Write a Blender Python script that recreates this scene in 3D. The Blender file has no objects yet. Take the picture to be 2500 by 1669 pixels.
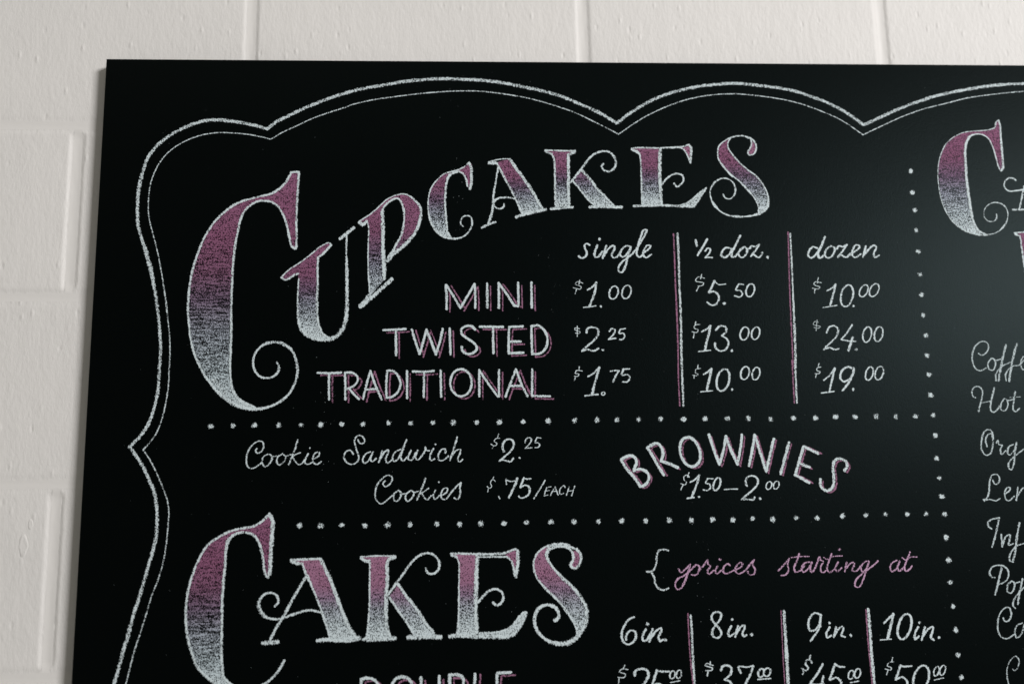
import bpy, bmesh, math, random
from mathutils import Matrix, Vector, noise
from mathutils.geometry import tessellate_polygon

random.seed(7)
S = bpy.context.scene
COL = S.collection

# ------------------------------------------------------------------ camera
cam_data = bpy.data.cameras.new("camera")
cam = bpy.data.objects.new("camera", cam_data)
COL.objects.link(cam)
cam_data.sensor_width = 36
cam_data.lens = 35
cam_data.clip_start = 0.02
cam_data.clip_end = 60
M = Matrix(((0.99840912, 0.00880624, -0.05569277, 0.0),
            (-0.05330429, -0.17459063, -0.98319721, -1.25299652),
            (-0.01838171, 0.98460173, -0.17384347, 1.60),
            (0, 0, 0, 1)))
cam.matrix_world = M
cam_data.dof.use_dof = True
cam_data.dof.focus_distance = 1.25
cam_data.dof.aperture_fstop = 1.8
S.camera = cam

# ------------------------------------------------------------------ room light
w = bpy.data.worlds.new("World")
S.world = w
w.use_nodes = True
bg = w.node_tree.nodes["Background"]
bg.inputs["Color"].default_value = (1.0, 0.975, 0.86, 1)
bg.inputs["Strength"].default_value = 0.195


def area(name, loc, target, sx, sy, power, color):
    l = bpy.data.lights.new(name, 'AREA')
    l.shape = 'RECTANGLE'; l.size = sx; l.size_y = sy
    l.energy = power; l.color = color
    o = bpy.data.objects.new(name, l)
    COL.objects.link(o)
    o.location = loc
    d = Vector(target) - Vector(loc)
    o.rotation_euler = d.to_track_quat('-Z', 'Y').to_euler()
    return o


# window on the right hand side of the room, a little above the board
area("window_light", (4.7, -5.1, 4.1), (0.1, 0, 1.9), 2.0, 1.7, 575, (1.0, 0.985, 0.985))
# weak fill lamp added overhead to lift the shade, in front of the wall
area("overhead_fill", (-0.3, -1.3, 4.6), (0.1, 0, 1.9), 3.4, 2.0, 8, (1.0, 0.965, 0.90))

S.view_settings.view_transform = 'Standard'
S.view_settings.look = 'None'
S.view_settings.exposure = 0
S.render.engine = 'CYCLES'
S.cycles.transparent_max_bounces = 48
S.cycles.max_bounces = 6


# ------------------------------------------------------------------ materials
def new_mat(name):
    m = bpy.data.materials.new(name)
    m.use_nodes = True
    nt = m.node_tree
    nt.nodes.clear()
    out = nt.nodes.new("ShaderNodeOutputMaterial")
    return m, nt, out


def N(nt, typ, **kw):
    n = nt.nodes.new(typ)
    for k, v in kw.items():
        if k.startswith('i_'):
            key = k[2:]
            key = int(key) if key.isdigit() else key.replace('_', ' ')
            n.inputs[key].default_value = v
        else:
            setattr(n, k, v)
    return n


def math_n(nt, op, a, b=None, c=None, clamp=False):
    n = nt.nodes.new("ShaderNodeMath")
    n.operation = op
    n.use_clamp = clamp
    for i, v in enumerate((a, b, c)):
        if v is None:
            continue
        if isinstance(v, (int, float)):
            n.inputs[i].default_value = v
        else:
            nt.links.new(v, n.inputs[i])
    return n.outputs[0]


def mapping(nt, scale, rot=(0, 0, 0)):
    tc = nt.nodes.new("ShaderNodeTexCoord")
    mp = nt.nodes.new("ShaderNodeMapping")
    mp.inputs["Scale"].default_value = scale
    mp.inputs["Rotation"].default_value = rot
    nt.links.new(tc.outputs["Object"], mp.inputs["Vector"])
    return mp.outputs[0]


def noise_n(nt, vec, scale, detail=2.0, rough=0.5):
    n = N(nt, "ShaderNodeTexNoise")
    n.inputs["Scale"].default_value = scale
    n.inputs["Detail"].default_value = detail
    n.inputs["Roughness"].default_value = rough
    nt.links.new(vec, n.inputs["Vector"])
    return n.outputs[0]


def wall_material():
    m, nt, out = new_mat("painted_block")
    L = nt.links.new
    p = N(nt, "ShaderNodeBsdfPrincipled")
    p.inputs["Roughness"].default_value = 0.55
    p.inputs["Specular IOR Level"].default_value = 0.3
    v = mapping(nt, (1, 1, 1))
    vs = mapping(nt, (1.0, 1.0, 0.45), (0, 0.16, 0))
    big = noise_n(nt, v, 5, 3, 0.5)
    ramp = N(nt, "ShaderNodeMix", data_type='RGBA')
    L(big, ramp.inputs[0])
    ramp.inputs[6].default_value = (0.600, 0.585, 0.568, 1)
    ramp.inputs[7].default_value = (0.665, 0.645, 0.625, 1)
    L(ramp.outputs[2], p.inputs["Base Color"])
    roller = noise_n(nt, vs, 230, 4, 0.6)
    lumps = noise_n(nt, vs, 55, 2, 0.5)
    vo = N(nt, "ShaderNodeTexVoronoi", feature='F1')
    vo.inputs["Scale"].default_value = 85
    vo.inputs["Randomness"].default_value = 1
    L(vs, vo.inputs["Vector"])
    keep = math_n(nt, 'GREATER_THAN', N_sep(nt, vo.outputs["Color"]), 0.60)
    blob = math_n(nt, 'SUBTRACT', 0.26, vo.outputs["Distance"], clamp=True)
    blob = math_n(nt, 'MULTIPLY', math_n(nt, 'POWER', blob, 1.3), keep)
    sign = math_n(nt, 'SUBTRACT', math_n(nt, 'GREATER_THAN', N_sep(nt, vo.outputs["Color"], 1), 0.62), 0.5)
    h = math_n(nt, 'MULTIPLY', roller, 0.85)
    h = math_n(nt, 'MULTIPLY_ADD', lumps, 1.1, h)
    h = math_n(nt, 'MULTIPLY_ADD', math_n(nt, 'MULTIPLY', blob, sign), -11.0, h)
    b = N(nt, "ShaderNodeBump")
    b.inputs["Strength"].default_value = 0.72
    b.inputs["Distance"].default_value = 0.0010
    L(h, b.inputs["Height"])
    L(b.outputs[0], p.inputs["Normal"])
    L(p.outputs[0], out.inputs[0])
    return m


def N_sep(nt, col, i=0):
    s = nt.nodes.new("ShaderNodeSeparateColor")
    nt.links.new(col, s.inputs[0])
    return s.outputs[i]


def joint_material():
    m, nt, out = new_mat("painted_joint")
    p = N(nt, "ShaderNodeBsdfPrincipled")
    p.inputs["Base Color"].default_value = (0.645, 0.626, 0.606, 1)
    p.inputs["Roughness"].default_value = 0.5
    p.inputs["Specular IOR Level"].default_value = 0.35
    v = mapping(nt, (1, 1, 1))
    b = N(nt, "ShaderNodeBump")
    b.inputs["Strength"].default_value = 0.3
    b.inputs["Distance"].default_value = 0.0005
    nt.links.new(noise_n(nt, v, 80, 3, 0.5), b.inputs["Height"])
    nt.links.new(b.outputs[0], p.inputs["Normal"])
    nt.links.new(p.outputs[0], out.inputs[0])
    return m


def board_material():
    m, nt, out = new_mat("chalkboard_paint")
    L = nt.links.new
    p = N(nt, "ShaderNodeBsdfPrincipled")
    v = mapping(nt, (1, 1, 1))
    vs = mapping(nt, (1, 1, 0.5), (0, -0.35, 0))
    smudge = noise_n(nt, v, 6, 5, 0.6)
    mx = N(nt, "ShaderNodeMix", data_type='RGBA')
    L(smudge, mx.inputs[0])
    mx.inputs[6].default_value = (0.0002, 0.0005, 0.0005, 1)
    mx.inputs[7].default_value = (0.0008, 0.0012, 0.0012, 1)
    L(mx.outputs[2], p.inputs["Base Color"])
    p.inputs["Roughness"].default_value = 0.42
    p.inputs["Specular IOR Level"].default_value = 0.066
    p.inputs["Specular Tint"].default_value = (0.66, 0.97, 1.0, 1)
    g = noise_n(nt, vs, 820, 3, 0.65)
    b = N(nt, "ShaderNodeBump")
    b.inputs["Strength"].default_value = 0.5
    b.inputs["Distance"].default_value = 0.0004
    L(g, b.inputs["Height"])
    L(b.outputs[0], p.inputs["Normal"])
    L(p.outputs[0], out.inputs[0])
    return m


def chalk_material():
    m, nt, out = new_mat("chalk")
    L = nt.links.new

    def att(n):
        a = nt.nodes.new("ShaderNodeAttribute")
        a.attribute_name = n
        return a
    v = mapping(nt, (1, 1, 1))
    vs = mapping(nt, (1, 1, 0.62), (0, -0.35, 0))
    hv = mapping(nt, (0.15, 1, 1), (0, 0.22, 0))
    grain = noise_n(nt, vs, 880, 3, 0.66)
    low = noise_n(nt, v, 260, 2, 0.5)
    streak = noise_n(nt, hv, 380, 2, 0.55)
    s = math_n(nt, 'ABSOLUTE', att("across").outputs["Fac"])
    e = math_n(nt, 'MULTIPLY_ADD', math_n(nt, 'SUBTRACT', low, 0.5), 0.55, s)
    edge = N(nt, "ShaderNodeMapRange")
    edge.interpolation_type = 'SMOOTHSTEP'
    edge.inputs["From Min"].default_value = 0.35
    edge.inputs["From Max"].default_value = 1.12
    edge.inputs["To Min"].default_value = 1
    edge.inputs["To Max"].default_value = 0
    L(e, edge.inputs["Value"])
    cov = att("cover").outputs["Fac"]
    hat = att("hatch").outputs["Fac"]
    cov2 = math_n(nt, 'MULTIPLY_ADD', math_n(nt, 'SUBTRACT', streak, 0.5), hat, cov)
    d = math_n(nt, 'MULTIPLY', math_n(nt, 'MULTIPLY', cov2, 0.79), edge.outputs[0])
    g = N(nt, "ShaderNodeMapRange")
    g.inputs["From Min"].default_value = 0.30
    g.inputs["From Max"].default_value = 0.70
    L(grain, g.inputs["Value"])
    a = math_n(nt, 'MULTIPLY_ADD', math_n(nt, 'SUBTRACT', d, g.outputs[0]), 3.2, 0.5, clamp=True)
    a = math_n(nt, 'MULTIPLY', a, math_n(nt, 'GREATER_THAN', d, 0.02))
    bs = N(nt, "ShaderNodeBsdfDiffuse")
    L(att("tint").outputs["Color"], bs.inputs["Color"])
    tr = nt.nodes.new("ShaderNodeBsdfTransparent")
    mix = nt.nodes.new("ShaderNodeMixShader")
    L(a, mix.inputs[0]); L(tr.outputs[0], mix.inputs[1]); L(bs.outputs[0], mix.inputs[2])
    L(mix.outputs[0], out.inputs[0])
    return m


MW, MJ, MB, MC = wall_material(), joint_material(), board_material(), chalk_material()


# ------------------------------------------------------------------ mesh helpers
def link(name, me, mat, parent=None):
    o = bpy.data.objects.new(name, me)
    COL.objects.link(o)
    if mat:
        me.materials.append(mat)
    if parent:
        o.parent = parent
    return o


def box_mesh(name, x0, x1, y0, y1, z0, z1, bevel, seg=3, jitter=0.0):
    bm = bmesh.new()
    bmesh.ops.create_cube(bm, size=1)
    for v in bm.verts:
        v.co = Vector((x0 if v.co.x < 0 else x1, y0 if v.co.y < 0 else y1, z0 if v.co.z < 0 else z1))
        if jitter:
            v.co.x += random.uniform(-jitter, jitter)
            v.co.z += random.uniform(-jitter, jitter)
    bmesh.ops.bevel(bm, geom=bm.edges[:], offset=bevel, segments=seg, affect='EDGES', profile=0.5)
    me = bpy.data.meshes.new(name)
    bm.to_mesh(me)
    bm.free()
    me.polygons.foreach_set("use_smooth", [True] * len(me.polygons))
    me.set_sharp_from_angle(angle=math.radians(50))
    return me


# ------------------------------------------------------------------ the wall
# wall face is the plane y = 0, room side is -y
ROWS = [0.9710, 1.1985, 1.4255, 1.6506, 1.8826, 2.1099, 2.3370, 2.5640, 2.7910]
J_A = [-1.600, -1.150, -0.700, -0.269, 0.175, 0.589, 1.020, 1.462, 1.900]
J_B = [-1.385, -0.925, -0.486, -0.050, 0.385, 0.810, 1.245, 1.680]
JW = 0.0105        # joint width
wall = link("wall", box_mesh("wall", -1.62, 1.92, 0.010, 0.19, 0.965, 2.797, 0.002, 1), MJ)
wall["label"] = "cream white painted concrete block wall behind the black chalkboard"
wall["category"] = "wall"
wall.location.y = -0.005


DX, DZ = 0.0018, 0.00055      # depth of the upright and of the level joints


def sm(t):
    t = min(1.0, max(0.0, t))
    return t * t * (3 - 2 * t)


def axis_steps(a0, a1, w):
    near = [0, .1, .2, .32, .45, .6, .78, 1.0]
    inner = 5
    A = [a0 + k * w for k in near]
    B = [a1 - k * w for k in near][::-1]
    mid = [A[-1] + (B[0] - A[-1]) * k / inner for k in range(1, inner)]
    return A + mid + B


def block(x0, x1, z0, z1):
    """concrete block whose painted face rolls softly down into the joints round it"""
    xs, zs = axis_steps(x0, x1, 0.0075), axis_steps(z0, z1, 0.010)
    zs = sorted(set(zs + [z0 + 0.016, z1 - 0.016]))
    lift = random.uniform(-0.0003, 0.0002)
    off = random.uniform(0, 90)
    verts, faces = [], []
    for z in zs:
        for x in xs:
            dx, dz = min(x - x0, x1 - x), min(z - z0, z1 - z)
            wv = 1 + 0.25 * noise.noise(Vector((x * 30 + off, z * 30, 0)))
            ax = (1 - sm(dx / (0.0062 * wv))) * DX * sm(dz / 0.013)
            az = (1 - sm(dz / (0.0085 * wv))) * DZ
            y = max(ax, az) + lift * sm(min(dx, dz) / 0.008) + 0.0004 * noise.noise(Vector((x * 9, z * 9, off))) * sm(min(dx, dz) / 0.01)
            verts.append((x, y, z))
    nx = len(xs)
    for j in range(len(zs) - 1):
        for i in range(nx - 1):
            a = j * nx + i
            faces.append((a, a + 1, a + nx + 1, a + nx))
    n0 = len(faces)
    b = len(verts)          # the four plain sides, behind the face
    yb_ = 0.012
    ys = DX + 0.0002
    for (x, z) in ((x0, z0), (x1, z0), (x1, z1), (x0, z1)):
        verts.append((x, ys, z)); verts.append((x, yb_, z))
    for k in range(4):
        p, q = b + 2 * k, b + 2 * ((k + 1) % 4)
        faces.append((p, p + 1, q + 1, q))
    me = bpy.data.meshes.new("block")
    me.from_pydata(verts, [], faces)
    me.polygons.foreach_set("use_smooth", [k < n0 for k in range(len(faces))])
    link("block", me, MW, wall)


def joint(axis, a0, a1, c, extra=()):
    """mortar joint painted over, running along x or z between the blocks"""
    n = 6
    seg = max(2, int(abs(a1 - a0) / (0.0025 if axis == 'z' else 0.02)))
    hw = JW * 0.5
    off = random.uniform(0, 50)
    verts, faces = [], []
    for i in range(seg + 1):
        a = a0 + (a1 - a0) * i / seg
        for k in range(n + 1):
            u = -1 + 2 * k / n
            nz = 0.00022 * noise.noise(Vector((a * 45, off, u))) * (1 - u * u)
            if axis == 'z':
                en = sm(min(a - a0, a1 - a) / 0.013)
                y = DZ + (DX - DZ) * en + 0.0004 * (1 - u * u) * en + nz
                verts.append((c + u * hw, y, a))
            else:
                verts.append((a, DZ + 0.00015 * (1 - u * u) + nz, c + u * hw))
    for i in range(seg):
        for k in range(n):
            q = (i * (n + 1) + k, i * (n + 1) + k + 1, (i + 1) * (n + 1) + k + 1, (i + 1) * (n + 1) + k)
            faces.append(q if axis == 'z' else q[::-1])
    me = bpy.data.meshes.new("mortar_joint")
    me.from_pydata(verts, [], faces)
    me.polygons.foreach_set("use_smooth", [True] * len(faces))
    link("mortar_joint", me, MJ, wall)


for ri in range(len(ROWS) - 1):
    J = J_A if ri % 2 == 1 else J_B
    z0, z1 = ROWS[ri] + JW / 2, ROWS[ri + 1] - JW / 2
    for k in range(len(J) - 1):
        block(J[k] + JW / 2, J[k + 1] - JW / 2, z0, z1)
    for x in J[1:-1]:
        joint('z', z0, z1, x)
for z in ROWS[1:-1]:
    joint('x', -1.6, 1.9, z)

# a flake of old paint and a drip left of the board
def paint_lump(cx, cz, rx, rz, h, name):
    bm = bmesh.new()
    rings = []
    n = 22
    for r, hh in ((1.0, -0.0004), (0.86, h), (0.6, h * 0.55), (0.25, h * 0.4)):
        ring = []
        for i in range(n):
            t = 2 * math.pi * i / n
            j = 1 + 0.28 * noise.noise(Vector((math.cos(t) * 1.7 + cx * 50, math.sin(t) * 1.7, 0)))
            ring.append(bm.verts.new((cx + rx * r * j * math.cos(t), -hh, cz + rz * r * j * math.sin(t))))
        rings.append(ring)
    for a, b in zip(rings, rings[1:]):
        for i in range(n):
            bm.faces.new((a[i], a[(i + 1) % n], b[(i + 1) % n], b[i]))
    bm.faces.new(rings[-1])
    bmesh.ops.recalc_face_normals(bm, faces=bm.faces[:])
    me = bpy.data.meshes.new(name)
    bm.to_mesh(me); bm.free()
    me.polygons.foreach_set("use_smooth", [True] * len(me.polygons))
    link(name, me, MW, wall)


paint_lump(-0.521, 1.578, 0.0060, 0.0135, 0.0004, "paint_flake")
paint_lump(-0.514, 1.603, 0.0032, 0.0065, 0.0003, "paint_flake")

# ------------------------------------------------------------------ the board
YB = -0.024
board = link("chalkboard", box_mesh("chalkboard", -0.4484, 1.62, YB, -0.012, 1.06, 2.1930, 0.0006, 2), MB)
board["label"] = "large black chalkboard menu with hand-lettered white and pink prices on the block wall"
board["category"] = "chalkboard"
# battens that hold the board off the wall
for x in (-0.36, 0.5, 1.5):
    b = link("batten", box_mesh("batten", x - 0.02, x + 0.02, -0.0118, -0.0058, 1.12, 2.10, 0.001, 1), MB, board)

# ------------------------------------------------------------------ chalk drawing
# homography from the tracing sheet of the lettering to the board plane (metres)
H = ((0.0005048398611616955, -4.452827425366582e-06, -0.5588877199846916),
     (-4.4384060431599314e-05, -0.0003829277136464956, 2.1618018149474403),
     (-2.193090812273209e-05, 7.183157477188434e-05, 0.9506674009284953))


def board_pt(u, v):
    q = H[2][0] * u + H[2][1] * v + H[2][2]
    return ((H[0][0] * u + H[0][1] * v + H[0][2]) / q, (H[1][0] * u + H[1][1] * v + H[1][2]) / q)


K = 3.915
SHEETS = {  # detail sheets: origin on the tracing sheet and enlargement
    'Z1': (400, 400, K), 'Z2': (400, 700, K), 'Z3': (900, 300, K), 'Z4': (1400, 250, K),
    'T': (1350, 540, K), 'T2': (1650, 540, K), 'U': (1350, 800, K), 'V': (1900, 750, K),
    'M': (750, 650, K), 'E': (580, 1020, K), 'Q': (1100, 1000, 5.8725), 'G': (1450, 1000, K),
    'W': (1900, 1000, K), 'H': (400, 1230, K), 'I': (900, 1269, K), 'J': (1450, 1269, K),
    'KK': (1900, 1269, K), 'DB': (800, 1500, 3.3557), 'R': (1900, 250, K), 'BA': (250, 150, K),
    'N2': (700, 0, K), 'N3': (1200, 0, K), 'N4': (1900, 0, K), 'A1': (0, 550, K), 'A2': (0, 900, K),
    'A3': (0, 1269, K), 'NN': (0, 0, 1.0),
}
WHITE = (0.55, 0.625, 0.65)
PINK = (0.265, 0.125, 0.20)
ROSE = (0.46, 0.29, 0.42)
MM = 0.000514

LIFT = [0.00006]


def catmull(P, step=0.0016):
    if len(P) < 3:
        a, b = P[0], P[-1]
        d = math.dist(a[:2], b[:2])
        n = max(1, int(d / 0.004))
        return [tuple(a[k] + (b[k] - a[k]) * i / n for k in range(3)) for i in range(n + 1)]
    Q = [tuple(2 * P[0][k] - P[1][k] for k in range(3))] + P + [tuple(2 * P[-1][k] - P[-2][k] for k in range(3))]
    closed = math.dist(P[0][:2], P[-1][:2]) < 1e-6
    if closed:
        Q[0] = P[-2]; Q[-1] = P[1]
    out = []
    for i in range(1, len(Q) - 2):
        p0, p1, p2, p3 = Q[i - 1], Q[i], Q[i + 1], Q[i + 2]
        t0 = 0
        t1 = t0 + max(1e-5, math.dist(p0[:2], p1[:2])) ** .5
        t2 = t1 + max(1e-5, math.dist(p1[:2], p2[:2])) ** .5
        t3 = t2 + max(1e-5, math.dist(p2[:2], p3[:2])) ** .5
        n = max(2, int(math.dist(p1[:2], p2[:2]) / step))
        for j in range(n):
            t = t1 + (t2 - t1) * j / n
            pt = []
            for k in range(3):
                A1 = (t1 - t) / (t1 - t0) * p0[k] + (t - t0) / (t1 - t0) * p1[k]
                A2 = (t2 - t) / (t2 - t1) * p1[k] + (t - t1) / (t2 - t1) * p2[k]
                A3 = (t3 - t) / (t3 - t2) * p2[k] + (t - t2) / (t3 - t2) * p3[k]
                B1 = (t2 - t) / (t2 - t0) * A1 + (t - t0) / (t2 - t0) * A2
                B2 = (t3 - t) / (t3 - t1) * A2 + (t - t1) / (t3 - t1) * A3
                pt.append((t2 - t) / (t2 - t1) * B1 + (t - t1) / (t2 - t1) * B2)
            out.append(tuple(pt))
    out.append(P[-1])
    return out


class Ink:
    """collects chalk ribbons, dots and rubbed-in areas into one mesh"""
    def __init__(self):
        self.v, self.f, self.s, self.c, self.t, self.h = [], [], [], [], [], []

    def vert(self, x, z, lift, s, c, t, h=0.0):
        self.v.append((x, YB - lift, z)); self.s.append(s); self.c.append(c); self.t.append(t); self.h.append(h)
        return len(self.v) - 1

    def ribbon(self, P, cov, col, lift, pen=False):
        pts = catmull(P)
        n = len(pts)
        if n < 2:
            return
        secs = []
        L = 0
        ph = random.uniform(0, 99)
        for i, p in enumerate(pts):
            a, b = pts[max(0, i - 1)], pts[min(n - 1, i + 1)]
            dx, dz = b[0] - a[0], b[1] - a[1]
            l = math.hypot(dx, dz) or 1e-9
            dx, dz = dx / l, dz / l
            if i:
                L += math.dist(p[:2], pts[i - 1][:2])
            wv = p[2] * (1 + 0.16 * noise.noise(Vector((L * 110, ph, 0))))
            if pen:
                wv *= 0.80 + 0.36 * max(0.0, dz) ** 2 + 0.30 * max(0.0, -dz) ** 2
            cc = cov * (1 + 0.24 * noise.noise(Vector((L * 60, ph, 7))))
            secs.append([p[0], p[1], dx, dz, wv * 0.5 * 1.05, cc, L])
        f, l = secs[0], secs[-1]
        closed = math.dist(pts[0][:2], pts[-1][:2]) < 1e-6
        if not closed:
            pre = [[f[0] - f[2] * f[4] * e, f[1] - f[3] * f[4] * e, f[2], f[3], f[4] * k, f[5], 0] for e, k in ((0.62, 0.5), (0.35, 0.85))]
            post = [[l[0] + l[2] * l[4] * e, l[1] + l[3] * l[4] * e, l[2], l[3], l[4] * k, l[5], l[6]] for e, k in ((0.35, 0.85), (0.62, 0.5))]
            secs = pre + secs + post
        prev = None
        for x, z, dx, dz, hw, cc, L in secs:
            lf = lift + L * 0.0006
            a = self.vert(x - dz * hw, z + dx * hw, lf, -1, cc, col)
            b = self.vert(x + dz * hw, z - dx * hw, lf, 1, cc, col)
            if prev:
                self.f.append((prev[0], prev[1], b, a))
            prev = (a, b)

    def blob(self, x, z, r, cov, col, lift):
        c = self.vert(x, z, lift, 0, cov, col)
        n = 14
        ring = []
        ph = random.uniform(0, 99)
        sq = random.uniform(0.88, 1.12)
        for i in range(n):
            t = 2 * math.pi * i / n
            rr = r * 1.12 * (1 + 0.22 * noise.noise(Vector((math.cos(t) * 1.3, math.sin(t) * 1.3, ph))))
            ring.append(self.vert(x + rr * sq * math.cos(t), z + rr / sq * math.sin(t), lift, 1, cov, col))
        for i in range(n):
            self.f.append((c, ring[(i + 1) % n], ring[i]))

    def area(self, P, lift, ramp, top=None, bot=None):
        """filled outline; ramp = [(g, cover, colour, hatch)...] from top to bottom"""
        P = [(p[0], p[1]) for p in P]
        zt = top if top is not None else max(p[1] for p in P)
        zb = bot if bot is not None else min(p[1] for p in P)
        # cut the outline into thin horizontal slices so the ramp follows the height
        bm = bmesh.new()
        tri = tessellate_polygon([[Vector((p[0], p[1], 0)) for p in P]])
        vs = [bm.verts.new((p[0], p[1], 0)) for p in P]
        for t in tri:
            try:
                bm.faces.new([vs[i] for i in t])
            except ValueError:
                pass
        k = 14
        for i in range(1, k):
            zc = zt + (zb - zt) * i / k
            bmesh.ops.bisect_plane(bm, geom=bm.verts[:] + bm.edges[:] + bm.faces[:], plane_co=(0, zc, 0), plane_no=(0, 1, 0))
        bm.verts.index_update()
        base = len(self.v)
        for v in bm.verts:
            g = min(1, max(0, (zt - v.co.y) / (zt - zb)))
            for a, b in zip(ramp, ramp[1:]):
                if g <= b[0]:
                    q = (g - a[0]) / (b[0] - a[0])
                    break
            else:
                q = 1
            col = tuple(a[2][j] + (b[2][j] - a[2][j]) * q for j in range(3))
            self.vert(v.co.x, v.co.y, lift, 0, a[1] + (b[1] - a[1]) * q, col, a[3] + (b[3] - a[3]) * q)
        for f in bm.faces:
            self.f.append(tuple(base + v.index for v in f.verts))
        bm.free()

    def build(self, name, parent, label=None):
        me = bpy.data.meshes.new(name)
        me.from_pydata(self.v, [], self.f)
        me.update()
        for nm, data in (("across", self.s), ("cover", self.c), ("hatch", self.h)):
            a = me.attributes.new(nm, 'FLOAT', 'POINT')
            a.data.foreach_set("value", data)
        a = me.attributes.new("tint", 'FLOAT_COLOR', 'POINT')
        a.data.foreach_set("color", [x for t in self.t for x in (*t, 1.0)])
        bm = bmesh.new(); bm.from_mesh(me)
        for f in bm.faces:
            f.normal_update()
            if f.normal.y > 0:
                f.normal_flip()
        bm.to_mesh(me); bm.free()
        o = link(name, me, MC, parent)
        if label:
            o["label"] = label
        return o


def parse(text, default=('T', 24, 0.92, WHITE)):
    """tracing text -> list of (points, cover, colour, width) and dots.
    @X sheet, wN width, cN cover, ; new stroke, a,b point, a,b! corner,
    E:cx:cy:rx:ry[:slant] ring, D:x:y:r dot"""
    sheet, wd, cv, col = default
    strokes, dots, cur = [], [], []

    def flush():
        nonlocal cur
        if len(cur) > 1:
            strokes.append((cur, cv, col, wd))
        cur = []
    for tok in text.split():
        if tok[0] == '@':
            sheet = tok[1:]          # points keep flowing across sheets
        elif tok[0] == 'w':
            flush(); wd = float(tok[1:])
        elif tok[0] == 'c':
            flush(); cv = float(tok[1:])
        elif tok == ';':
            flush()
        elif tok == 'pink':
            flush(); col = PINK
        elif tok == 'rose':
            flush(); col = ROSE
        elif tok == 'white':
            flush(); col = WHITE
        elif tok[0] == 'E':
            flush()
            q = [float(a) for a in tok[2:].split(':')]
            cx, cy, rx, ry = q[:4]
            sl = q[4] if len(q) > 4 else 0.16
            ox, oy, k = SHEETS[sheet]
            ring = []
            for i in range(13):
                t = 2 * math.pi * i / 12 - 1.3
                x = cx + rx * math.cos(t); y = cy + ry * math.sin(t)
                x -= sl * (y - cy)
                p = board_pt(ox + x / k, oy + y / k)
                ring.append((p[0], p[1], wd / k * MM))
            ring[-1] = ring[0]
            strokes.append((ring, cv, col, wd))
        elif tok[0] == 'D':
            flush()
            q = [float(a) for a in tok[2:].split(':')]
            ox, oy, k = SHEETS[sheet]
            p = board_pt(ox + q[0] / k, oy + q[1] / k)
            dots.append((p[0], p[1], q[2] / k * MM, cv, col))
        else:
            corner = tok.endswith('!')
            q = tok.rstrip('!').split(',')
            ox, oy, k = SHEETS[sheet]
            p = board_pt(ox + float(q[0]) / k, oy + float(q[1]) / k)
            ww = float(q[2]) if len(q) > 2 else wd
            pt = (p[0], p[1], ww / k * MM)
            cur.append(pt)
            if corner:
                strokes.append((cur, cv, col, wd))
                cur = [pt]
    flush()
    return strokes, dots


def lay(ink, parsed, base=0.0001, pen=False):
    strokes, dots = parsed
    lift = base
    for P, cv, col, wd in strokes:
        ink.ribbon(P, cv, col, lift, pen)
        lift += 0.000018
    for x, z, r, cv, col in dots:
        ink.blob(x, z, r, cv, col, lift)
        lift += 0.00001
    return lift


def word(name, label, text, sheet='T', width=24, cover=0.92, col=WHITE):
    ink = Ink()
    lay(ink, parse(text, (sheet, width, cover, col)), pen=name in ('chalk_word', 'price'))
    return ink.build(name, board, label)


def shaded_word(label, text, sheet, width, off, pw):
    """white block letters with a pink drop shadow drawn right and below"""
    st, dots = parse(text, (sheet, width, 0.97, WHITE))
    k = SHEETS[sheet][2]
    top = Ink()
    lay(top, (st, dots), 0.0009)
    o = top.build("chalk_word", board, label)
    sh = Ink()
    lift = 0.0001
    for P, cv, c, wd in st:
        dx = P[-1][0] - P[0][0]; dz = P[-1][1] - P[0][1]
        l = math.hypot(dx, dz)
        ox, oz = off[0], -off[1]
        if l > 0.004 and len(P) <= 4:
            ux, uz = dx / l, dz / l
            if abs(ox * uz - oz * ux) < 0.72 * off[0] and abs(uz) > 0.4:
                ox, oz = off[0] * 1.25, -off[1] * 0.25
        ox *= random.uniform(0.88, 1.06)
        oz *= random.uniform(0.85, 1.1)
        Q = [(x + ox / k * MM, z + oz / k * MM, pw * random.uniform(0.8, 1.15) / k * MM) for x, z, _ in P]
        sh.ribbon(Q, random.uniform(0.76, 0.9), PINK, lift)
        lift += 0.000018
    s = sh.build("drop_shadow", o)
    s["label"] = "pink chalk drop shadow"
    return o


GR = [(0.0, 0.80, (0.24, 0.10, 0.175), 0.35), (0.32, 0.74, (0.21, 0.088, 0.155), 0.6),
      (0.50, 0.60, (0.195, 0.13, 0.205), 0.8), (0.64, 0.56, (0.31, 0.325, 0.40), 0.8),
      (0.82, 0.64, (0.47, 0.54, 0.585), 0.6), (1.0, 0.84, (0.54, 0.615, 0.64), 0.35)]
GRC = [(0.0, 0.78, (0.24, 0.10, 0.175), 0.4), (0.28, 0.72, (0.225, 0.09, 0.16), 0.8),
       (0.43, 0.62, (0.21, 0.098, 0.165), 1.3), (0.55, 0.56, (0.20, 0.145, 0.215), 1.5),
       (0.68, 0.53, (0.33, 0.36, 0.42), 1.4), (0.85, 0.60, (0.46, 0.54, 0.58), 0.9), (1.0, 0.84, (0.54, 0.615, 0.64), 0.4)]
GR2 = [(0.0, 0.86, (0.31, 0.15, 0.235), 0.3), (0.34, 0.80, (0.28, 0.135, 0.215), 0.4),
       (0.50, 0.68, (0.275, 0.19, 0.28), 0.6), (0.64, 0.62, (0.39, 0.42, 0.48), 0.6),
       (0.82, 0.68, (0.50, 0.575, 0.61), 0.5), (1.0, 0.88, (0.55, 0.625, 0.65), 0.3)]
GP = [(0.0, 0.86, (0.29, 0.135, 0.215), 0.2), (1.0, 0.80, (0.26, 0.12, 0.195), 0.2)]
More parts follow.
